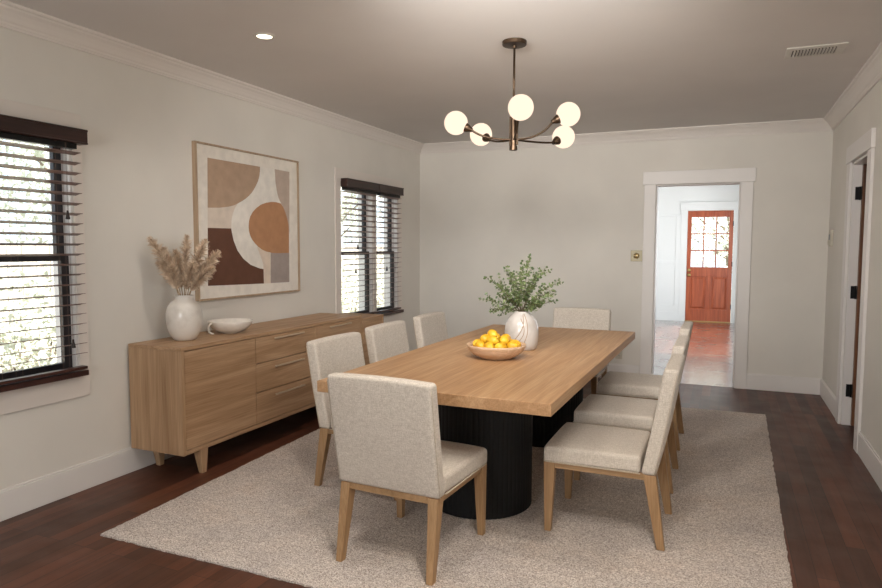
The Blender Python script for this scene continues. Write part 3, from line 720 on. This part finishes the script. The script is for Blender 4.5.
# ---------------- vase with pampas on sideboard
VX, VY = (0.2, 3.218)
t = tag(bpy.data.objects.new('ceramic_vase', None), 'rounded mottled off-white vase holding pampas grass on the sideboard', 'vase'); COL.objects.link(t); t.location = (VX, VY, SZ1)
bm = bmesh.new()
lathe(bm, [(0, 0), (.055, 0), (.068, .006), (.088, .035), (.104, .08), (.111, .13), (.110, .175), (.100, .215), (.080, .242), (.060, .256), (.052, .263), (.051, .275), (.056, .286), (.053, .289), (.046, .284), (.044, .268), (.05, .25), (.085, .2), (.09, .12), (.05, .02), (0, .015)], 48)
link('vase_body', bm, M['stoneware'], t, smooth=True)
def pampas(i, tip, bulge, seed):
    rnd = random.Random(seed)
    base = Vector((VX+rnd.uniform(-.012, .012), VY+rnd.uniform(-.012, .012), SZ1+.03)); tip = Vector(tip)
    mid = Vector((VX+(tip.x-VX)*.16, VY+(tip.y-VY)*.16, SZ1+.29))
    pts = []
    for k in range(17):
        s = k/16; p = base.lerp(mid, min(1, s/.45)) if s < .45 else None
        if p is None:
            q = (s-.45)/.55; c = mid+Vector((0, 0, (tip.z-mid.z)*.55))+Vector(((tip.x-mid.x)*.32, (tip.y-mid.y)*.32, 0))
            p = mid*(1-q)**2+c*2*q*(1-q)+tip*q*q
        pts.append(p)
    root = thing('pampas_stem', tuple(base), 'dried beige pampas plume standing in the off-white sideboard vase', 'dried grass', 'pampas plumes in the sideboard vase')
    pts = [p-base for p in pts]
    bm = bmesh.new(); tube(bm, pts, .0022, 6); link('stem', bm, M['pstem'], root)
    bm = bmesh.new(); s0 = .52
    for k in range(900):
        s = s0+(1-s0)*rnd.random(); f = s*16; j = min(15, int(f)); p = pts[j].lerp(pts[j+1], f-j); tg = (pts[j+1]-pts[j]).normalized()
        q = (s-s0)/(1-s0); env = math.sin(PI*min(1, q*.9+.12))**.7
        a = rnd.uniform(0, 2*PI); u = tg.orthogonal().normalized(); w = tg.cross(u); rad = (u*math.cos(a)+w*math.sin(a))
        ln = rnd.uniform(.028, .066)*(.35+.85*env)*bulge
        d1 = (tg*1.2+rad*.85).normalized(); d2 = (tg*.8+rad*1.0+Vector((0, 0, -.5))).normalized()
        a0 = p; a1 = p+d1*ln*.6; a2 = a1+d2*ln*.5
        sd_ = d1.cross(Vector((rnd.gauss(0, 1), rnd.gauss(0, 1), rnd.gauss(0, 1)))).normalized()*.0009
        v = [bm.verts.new(x) for x in (a0-sd_, a0+sd_, a1+sd_*1.7, a2, a1-sd_*1.7)]
        bm.faces.new(v)
    link('plume', bm, M['pampas'], root)
PT = [((0.07, 3.075, 1.455), 1), ((0.1218, 3.134, 1.3934), 0.9), ((0.069, 3.2849, 1.3801), 0.9), ((0.1906, 3.2678, 1.4705), 1), ((0.3331, 3.1744, 1.3073), 0.9), ((0.3541, 3.2597, 1.4446), 1), ((0.3825, 3.3423, 1.3686), 1.05), ((0.4429, 3.2188, 1.2704), 1), ((0.1115, 3.1009, 1.3061), 0.9)]
for i, (tip, b) in enumerate(PT): pampas(i, tip, b, 50+i)

# ---------------- white bowl on sideboard
BX, BY = (0.235, 3.605)
t = tag(bpy.data.objects.new('ceramic_bowl', None), 'shallow glossy white bowl with a small curled handle on the sideboard', 'bowl'); COL.objects.link(t); t.location = (BX, BY, SZ1)
bm = bmesh.new()
lathe(bm, [(0, 0), (.05, 0), (.055, .005), (.09, .016), (.122, .036), (.143, .062), (.150, .083), (.150, .087), (.146, .086), (.134, .062), (.11, .038), (.07, .022), (0, .017)], 56)
link('bowl_body', bm, M['ceramic'], t, smooth=True)
bm = bmesh.new(); pts = []
hd = Vector((-.25, -1, 0)).normalized()*1.0
for k in range(15):
    a = .1+k/14*3.3
    pts.append(hd*(.140+.034*math.sin(a))+Vector((0, 0, .044+.036*math.cos(a))))
tube(bm, pts, [.0065]*12+[.006, .005, .003], 10); link('handle', bm, M['ceramic'], t, smooth=True)

# ---------------- fruit bowl with lemons
FX, FY = (2.169, 3.61); TZ = .765
t = tag(bpy.data.objects.new('fruit_bowl', None), 'shallow pale wooden bowl full of lemons on the dining table', 'bowl'); COL.objects.link(t); t.location = (FX, FY, TZ)
bm = bmesh.new()
lathe(bm, [(0, 0), (.085, 0), (.09, .004), (.125, .02), (.156, .046), (.170, .070), (.173, .080), (.169, .084), (.161, .081), (.148, .058), (.115, .034), (.07, .022), (0, .018)], 64)
link('bowl_body', bm, M['bowlwood'], t, smooth=True)
def lemon_mesh():
    bm = bmesh.new(); prof = []
    for k in range(17):
        a = PI*k/16; r = .0285*math.sin(a)**.85; z = -.0335*math.cos(a)
        if k in (15, 16): z += .003*(k-14)
        if k == 0: z -= .002
        prof.append((max(r, 0) if 0 < k < 16 else 0, z))
    lathe(bm, prof, 24); bmesh.ops.rotate(bm, verts=bm.verts, matrix=Matrix.Rotation(PI/2, 3, 'X'))
    o = link('lemon', bm, M['lemon'], smooth=True); return o
lem = None
LP = [(-.105, -.02, .080), (-.07, -.078, .078), (-.008, -.105, .078), (.056, -.088, .078), (.106, -.03, .079), (.10, .045, .079), (.045, .095, .078), (-.03, .105, .078), (-.09, .052, .079),
      (-.035, .0, .054), (.04, .01, .054), (-.056, -.030, .112), (.0, -.060, .110), (.058, -.028, .110), (.042, .042, .110), (-.022, .052, .112), (-.022, -.006, .138)]
for i, (x, y, z) in enumerate(LP):
    if lem is None: lem = o = lemon_mesh()
    else: o = lem.copy(); COL.objects.link(o)
    o.location = (FX+x, FY+y, TZ+z); o.rotation_euler = (random.uniform(-.25, .25), random.uniform(-.3, .3), random.uniform(0, 6.3))
    tag(o, 'yellow lemon heaped in the wooden bowl on the dining table', 'lemon', 'lemons in the wooden bowl')

# ---------------- table vase with greenery
TX, TY = (2.201, 4.013)
t = tag(bpy.data.objects.new('table_vase', None), 'white glazed egg-shaped vase with taupe swirl lines on the dining table', 'vase'); COL.objects.link(t); t.location = (TX, TY, TZ)
tv = [(0, 0), (.086, 0), (.093, .005), (.101, .03), (.106, .07), (.107, .11), (.103, .15), (.091, .184), (.071, .211), (.053, .225), (.047, .231), (.047, .238), (.043, .239), (.038, .232), (.05, .212), (.08, .17), (.085, .09), (.06, .02), (0, .015)]
bm = bmesh.new(); lathe(bm, tv, 56); link('vase_body', bm, M['whitevase'], t, smooth=True)
def rad_at(z):
    for (r0, z0), (r1, z1) in zip(tv[2:12], tv[3:12]):
        if z0 <= z <= z1: return r0+(r1-r0)*(z-z0)/(z1-z0)
    return .045
for (a0, a1, z0, z1, bow) in ((-2.25, -1.15, .012, .222, .35), (-2.0, -1.35, .006, .2, .5), (-1.35, -1.02, .004, .226, .25)):
    bm = bmesh.new(); pts = []
    for k in range(25):
        s = k/24; a = a0+(a1-a0)*s+bow*math.sin(s*PI); z = z0+(z1-z0)*s; r = rad_at(z)+.0003
        pts.append((r*math.cos(a), r*math.sin(a), z))
    tube(bm, pts, .0022, 6); link('glaze_line', bm, M['line'], t, smooth=True)
def branch(tip, seed):
    rnd = random.Random(seed)
    base = Vector((TX+rnd.uniform(-.015, .015), TY+rnd.uniform(-.015, .015), TZ+.05)); tip = Vector(tip)
    mid = Vector((TX, TY, TZ+.242))+Vector((tip.x-TX, tip.y-TY, 0))*.08
    root = thing('leafy_branch', tuple(base), 'thin branch of small round green leaves in the swirl-lined table vase', 'branch', 'leafy branches in the table vase')
    def bez(q):
        c = mid+(tip-mid)*.35+Vector((0, 0, (tip.z-mid.z)*.25)); return mid*(1-q)**2+c*2*q*(1-q)+tip*q*q-base
    pts = [Vector((0, 0, 0))]+[bez(k/12) for k in range(13)]
    bs = bmesh.new(); tube(bs, pts, [.0028]+[.0024-.0014*k/12 for k in range(13)], 6)
    bl = bmesh.new()
    def leaf(p, d, L, roll):
        d = d.normalized(); s = d.orthogonal().normalized(); s = Matrix.Rotation(roll, 3, d) @ s; n = d.cross(s)
        wd = L*.40
        c = [p, p+d*L*.25+s*wd*.8+n*L*.05, p+d*L*.6+s*wd+n*L*.06, p+d*L*.9+s*wd*.45+n*L*.02, p+d*L-n*L*.03, p+d*L*.9-s*wd*.45+n*L*.02, p+d*L*.6-s*wd+n*L*.06, p+d*L*.25-s*wd*.8+n*L*.05]
        v = [bl.verts.new(q) for q in c]; m = bl.verts.new(p+d*L*.55-n*L*.03)
        for k in range(8): bl.faces.new([v[k], v[(k+1) % 8], m])
    def along(pf, n, L):
        for k in range(n):
            q = (k+1)/n; p = pf(q); tg = (pf(min(1, q+.03))-pf(max(0, q-.03))).normalized()
            if tg.length == 0: tg = Vector((0, 0, 1))
            for sgn in (0, PI):
                a = sgn+k*1.45+rnd.uniform(-.3, .3); u = tg.orthogonal().normalized(); u = Matrix.Rotation(a, 3, tg) @ u
                leaf(p, tg*.55+u*1.0, L*rnd.uniform(.75, 1.15)*(1.05-.35*q), rnd.uniform(0, 6.3))
        leaf(pf(1), tg, L*.7, 0)
    along(lambda q: bez(.12+.88*q), 13, .026)
    for k in range(4):
        q0 = .25+.17*k+rnd.uniform(-.04, .04); p0 = bez(q0); tg = (bez(q0+.04)-bez(q0)).normalized(); u = tg.orthogonal().normalized(); u = Matrix.Rotation(rnd.uniform(0, 6.3), 3, tg) @ u
        d = (tg+u*.75).normalized(); ln = rnd.uniform(.06, .10)*(1.1-.4*q0); fn = (lambda p0, d, ln: (lambda q: p0+d*ln*q+Vector((0, 0, .012*q*q))))(p0, d, ln)
        tube(bs, [fn(0), fn(.5), fn(1)], [.0014, .0011, .0007], 5); along(fn, 5, .021)
    link('twig', bs, M['twig'], root, smooth=True); link('leaves', bl, M['leaf'], root)
for i, tip in enumerate([(1.965, 3.91, 1.0794), (2.0164, 3.8554, 1.2151), (2.0171, 4.0484, 1.1682), (2.0918, 4.001, 1.2675), (2.1864, 3.8864, 1.2358), (2.161, 4.1431, 1.3098), (2.24, 4.0493, 1.3503), (2.3267, 3.9699, 1.2538), (2.315, 4.1628, 1.2727), (2.4066, 4.1092, 1.2002), (2.3981, 3.9915, 1.1376), (2.3852, 4.1548, 1.0634), (2.3377, 3.9381, 1.0655), (2.0628, 3.8387, 1.0262), (2.0276, 4.1012, 1.0874), (2.2262, 4.2036, 1.1656), (2.1869, 3.8468, 1.1462)]): branch(tip, 300+i)

# ---------------- chandelier
CX, CY = 2.20, 3.80
t = thing('chandelier', (CX, CY, H), 'dark bronze five-arm chandelier with glowing opal globes above the table', 'chandelier')
bm = bmesh.new(); lathe(bm, [(0, 0), (.070, 0), (.071, -.004), (.071, -.020), (.068, -.024), (.012, -.028), (.011, -.04), (0, -.04)], 48); link('canopy', bm, M['bronze'], t, bevel=0, smooth=False)
bm = bmesh.new(); tube(bm, [(0, 0, -.03), (0, 0, -.42)], .0065, 14); link('rod', bm, M['bronze'], t, smooth=True)
bm = bmesh.new(); tube(bm, [(0, 0, -.40), (0, 0, -.63)], .017, 20); tube(bm, [(.026, -.01, -.43), (.026, -.01, -.60)], .006, 10); tube(bm, [(-.024, .012, -.43), (-.024, .012, -.60)], .006, 10)
lathe(bm, [(0, -.628), (.024, -.628), (.024, -.605), (.0, -.604)], 24); link('hub', bm, M['bronze'], t)
for g_ in [(1.8623, 3.7305, 2.1467), (1.9191, 4.0147, 2.1191), (2.3153, 3.5559, 2.169), (2.4902, 3.9492, 2.1907), (2.4059, 4.2007, 2.1015)]:
    gc = Vector(g_)-Vector((CX, CY, H)); dirh = Vector((gc.x, gc.y, 0)).normalized(); R = .0705
    s0 = Vector((0, 0, -.565)); en = gc-dirh*R*.90-Vector((0, 0, R*.40))
    pts = []; c1 = s0+dirh*.5*Vector((gc.x, gc.y, 0)).length; 
    for k in range(17):
        q = k/16; pts.append(s0*(1-q)**2+c1*2*q*(1-q)+(en-dirh*.03-Vector((0, 0, .016)))*q*q)
    bm = bmesh.new(); tube(bm, pts, .0062, 12); arm = link('arm', bm, M['bronze'], t, smooth=True)
    ad = (gc-pts[-1]).normalized()
    bm = bmesh.new(); lathe(bm, [(0, -.006), (.012, -.006), (.014, .004), (.022, .02), (.029, .042), (.031, .05), (.0, .046)], 24)
    rot = Vector((0, 0, 1)).rotation_difference(ad).to_matrix(); bmesh.ops.rotate(bm, verts=bm.verts, matrix=rot); bmesh.ops.translate(bm, verts=bm.verts, vec=pts[-1]); link('globe_cup', bm, M['bronze'], arm)
    bm = bmesh.new(); bmesh.ops.create_uvsphere(bm, u_segments=40, v_segments=24, radius=R); bmesh.ops.translate(bm, verts=bm.verts, vec=gc); link('globe', bm, M['globe'], arm, smooth=True)

# ---------------- recessed downlights
def downlight(x, y, label, DL):
    t = thing('recessed_downlight', (x, y, H), label, 'ceiling light', 'recessed ceiling lights')
    bm = bmesh.new(); lathe(bm, [(.043, -.002), (.047, -.006), (.06, -.005), (.064, 0)], 40); link('trim_ring', bm, M['whiteplastic'], t, smooth=True)
    bm = bmesh.new(); lathe(bm, [(0, -.003), (.0435, -.003), (.0435, 0), (0, 0)], 32); link('lens', bm, M['lens'], t)
    ld = bpy.data.lights.new('downlight_lamp', 'SPOT'); ld.energy = DL; ld.color = (1, .93, .84); ld.spot_size = 2.4; ld.spot_blend = .8; ld.shadow_soft_size = .045
    lo = bpy.data.objects.new('downlight_lamp', ld); COL.objects.link(lo); lo.location = (x, y, H-.02); lo['kind'] = 'structure'
downlight(.912, 3.156, 'small lit recessed ceiling light above the sideboard', 24)
for x, y, e_ in ((2.1, 2.2, 36), (3.3, 1.2, 95), (3.0, 1.7, 65)): downlight(x, y, 'added recessed ceiling light outside the framed part of the ceiling, brightening the room', e_)  # extra off-frame lamps, added to brighten table, chairs and rug

# added unseen ceiling spotlights, aimed to brighten the far and left walls
for x, tx_, e_ in ((2.0, 3.3, 135), (2.65, 2.0, 115), (3.3, .3, 225)):
    t = thing('added_ceiling_spot', (x, 1.5, H), 'added white ceiling spotlight out of view, put in to brighten the far walls', 'ceiling light', 'added ceiling spotlights')
    bm = bmesh.new(); lathe(bm, [(0, 0), (.05, 0), (.05, -.012), (.01, -.014), (.01, -.16), (0, -.16)], 28); link('base', bm, M['whiteplastic'], t)
    bm = bmesh.new(); lathe(bm, [(0, -.05), (.04, -.05), (.055, .04), (.05, .042), (.036, -.04), (0, -.044)], 28)
    bmesh.ops.rotate(bm, verts=bm.verts, matrix=Vector((0, 0, 1)).rotation_difference(Vector((0, 5, -.9)).normalized()).to_matrix()); bmesh.ops.translate(bm, verts=bm.verts, vec=(0, 0, -.19)); link('lamp_head', bm, M['whiteplastic'], t)
    ld = bpy.data.lights.new('added_wall_wash_lamp', 'SPOT'); ld.energy = e_; ld.color = (1, .96, .91); ld.spot_size = 1.45; ld.spot_blend = 1; ld.shadow_soft_size = .2
    o = bpy.data.objects.new('added_wall_wash_lamp', ld); COL.objects.link(o); o.location = (x, 1.78, H-.26); o.rotation_euler = (Vector((tx_, 7.0, 1.45))-o.location).to_track_quat('-Z', 'Y').to_euler()

# ---------------- ceiling vent
t = thing('ceiling_vent', (3.832, 4.675, H), 'white rectangular ceiling air vent with dark slots near the right wall', 'vent')
bm = bmesh.new(); a, b = .16, .118
for d in ((-a, a, -b, -b+.05), (-a, a, b-.03, b), (-a, -a+.035, -b+.05, b-.03), (a-.05, a, -b+.05, b-.03)): box(bm, *d, -.008, 0)
link('vent_frame', bm, M['whiteplastic'], t, bevel=.002, seg=1)
B('duct', (-a+.035, a-.05, -b+.05, b-.03, -.002, -.0005), M['dark'], t)
bm = bmesh.new(); x = -a+.042
while x < a-.055:
    hexa(bm, [(x, -b+.05, -.002), (x+.002, -b+.05, -.002), (x+.002, b-.03, -.002), (x, b-.03, -.002)], [(x+.008, -b+.05, -.012), (x+.010, -b+.05, -.012), (x+.010, b-.03, -.012), (x+.008, b-.03, -.012)]); x += .0175
link('louvres', bm, M['whiteplastic'], t)

# ---------------- wall fittings
t = thing('light_switch', (2.512, D, 1.317), 'square aged-brass light switch plate left of the doorway', 'light switch')
B('switch_plate', (-.058, .058, -.006, 0, -.058, .058), M['plate'], t, bevel=.002)
bm = bmesh.new(); lathe(bm, [(0, 0), (.03, 0), (.03, .004), (.026, .008), (.0, .01)], 28); bmesh.ops.rotate(bm, verts=bm.verts, matrix=Matrix.Rotation(PI/2, 3, 'X')); bmesh.ops.translate(bm, verts=bm.verts, vec=(0, -.006, 0)); link('dial', bm, M['brass'], t, smooth=True)
for x in (-.012, .012): B('toggle', (x-.004, x+.004, -.024, -.014, -.008, .01), M['ivory'], t)
t = thing('power_outlet', (2.355, D, .272), 'small off-white power outlet low on the far wall behind the table', 'outlet')
B('outlet_plate', (-.036, .036, -.005, 0, -.057, .057), M['ivory'], t, bevel=.002)
for z in (-.02, .02):
    bm = bmesh.new(); box(bm, -.015, .015, -.007, -.005, z-.013, z+.013); box(bm, -.007, -.005, -.0075, -.007, z-.005, z+.006, 1); box(bm, .005, .007, -.0075, -.007, z-.005, z+.006, 1); link('socket', bm, [M['ivory'], M['dark']], t)
t = thing('thermostat', (XR+.001, 6.97, 1.495), 'off-white wall thermostat with a small blue-grey display beside the right corner', 'thermostat')
B('thermostat_body', (-.022, 0, -.07, .07, -.075, .075), M['ivory'], t, bevel=.004)
B('display', (-.0235, -.022, -.015, .045, -.015, .035), M['screen'], t)
B('side_lever', (-.03, -.022, .05, .06, -.06, -.02), M['ivory'], t)

# ---------------- lights
def area(name, loc, rot, sx, sy, e, c):
    l = bpy.data.lights.new(name, 'AREA'); l.shape = 'RECTANGLE'; l.size = sx; l.size_y = sy; l.energy = e; l.color = c
    o = bpy.data.objects.new(name, l); COL.objects.link(o); o.location = loc; o.rotation_euler = rot; return o
area('added_fill_front', ((fx0+fx1)/2, YR-.2, (fz0+fz1)/2), (PI/2+.4, 0, 0), 1.35, 1.2, 82, (1, .985, .97))  # added fill lamp behind the camera, tilted up towards the ceiling
#area('daylight_window_one', (-.22, (w1[0]+w1[1])/2, 1.37), (0, -PI/2, 0), 1.3, 1.1, 22, (.86, .93, 1))
#area('daylight_window_two', (-.22, 6.0, 1.37), (0, -PI/2, 0), 1.3, 1.15, 22, (.9, .95, 1))
area('daylight_hall_window', (hx1+.2, 10.65, 1.45), (0, PI/2, 0), 1.8, 3.2, 100, (.93, .96, 1))
s = bpy.data.lights.new('sun', 'SUN'); s.energy = 15; s.angle = .01; s.color = (1, .93, .84)
so = bpy.data.objects.new('sun', s); COL.objects.link(so)
sd = Vector((-.75, .12, -1.0)); so.rotation_euler = sd.to_track_quat('-Z', 'Y').to_euler()
w = bpy.data.worlds.new('world'); scn.world = w; w.use_nodes = True; nt = w.node_tree
bg = nt.nodes['Background']; sky = nt.nodes.new('ShaderNodeTexSky'); sky.sky_type = 'HOSEK_WILKIE'; sky.turbidity = 6; sky.sun_direction = (.75, -.12, 1)
mx = nt.nodes.new('ShaderNodeMixRGB'); mx.inputs[0].default_value = .35; mx.inputs[1].default_value = (.85, .92, 1, 1); nt.links.new(sky.outputs[0], mx.inputs[2]); nt.links.new(mx.outputs[0], bg.inputs[0])
bg.inputs[1].default_value = 2.5

for nm, loc, rot, sx, sy in (('portal_one', (-.17, (w1[0]+w1[1])/2, 1.37), (0, -PI/2, 0), 1.36, 1.14), ('portal_two', (-.17, 6.0, 1.37), (0, -PI/2, 0), 1.36, 1.19), ('portal_hall', (hx1+.13, 10.65, 1.43), (0, PI/2, 0), 1.85, 3.3)):
    o = area(nm, loc, rot, sx, sy, 1, (1, 1, 1)); o.data.cycles.is_portal = True

# ---------------- camera
f, yaw, pi_, ro, cx, cz = 660.827, .4059, .0716, .0031, 3.3712, 1.4076
F = Vector((-math.sin(yaw)*math.cos(pi_), math.cos(yaw)*math.cos(pi_), -math.sin(pi_))); R = Vector((math.cos(yaw), math.sin(yaw), 0)); U = R.cross(F)
R2 = R*math.cos(ro)+U*math.sin(ro); U2 = U*math.cos(ro)-R*math.sin(ro)
cam = bpy.data.cameras.new('camera'); co = bpy.data.objects.new('camera', cam); COL.objects.link(co)
co.matrix_world = Matrix(((R2.x, U2.x, -F.x, cx), (R2.y, U2.y, -F.y, 0), (R2.z, U2.z, -F.z, cz), (0, 0, 0, 1)))
cam.sensor_fit = 'HORIZONTAL'; cam.sensor_width = 36; cam.lens = f*36/882; cam.clip_start = .05
scn.camera = co
vs = scn.view_settings; vs.view_transform = 'Standard'; vs.look = 'None'; vs.gamma = 1; vs.use_curve_mapping = False; vs.exposure = 0.06
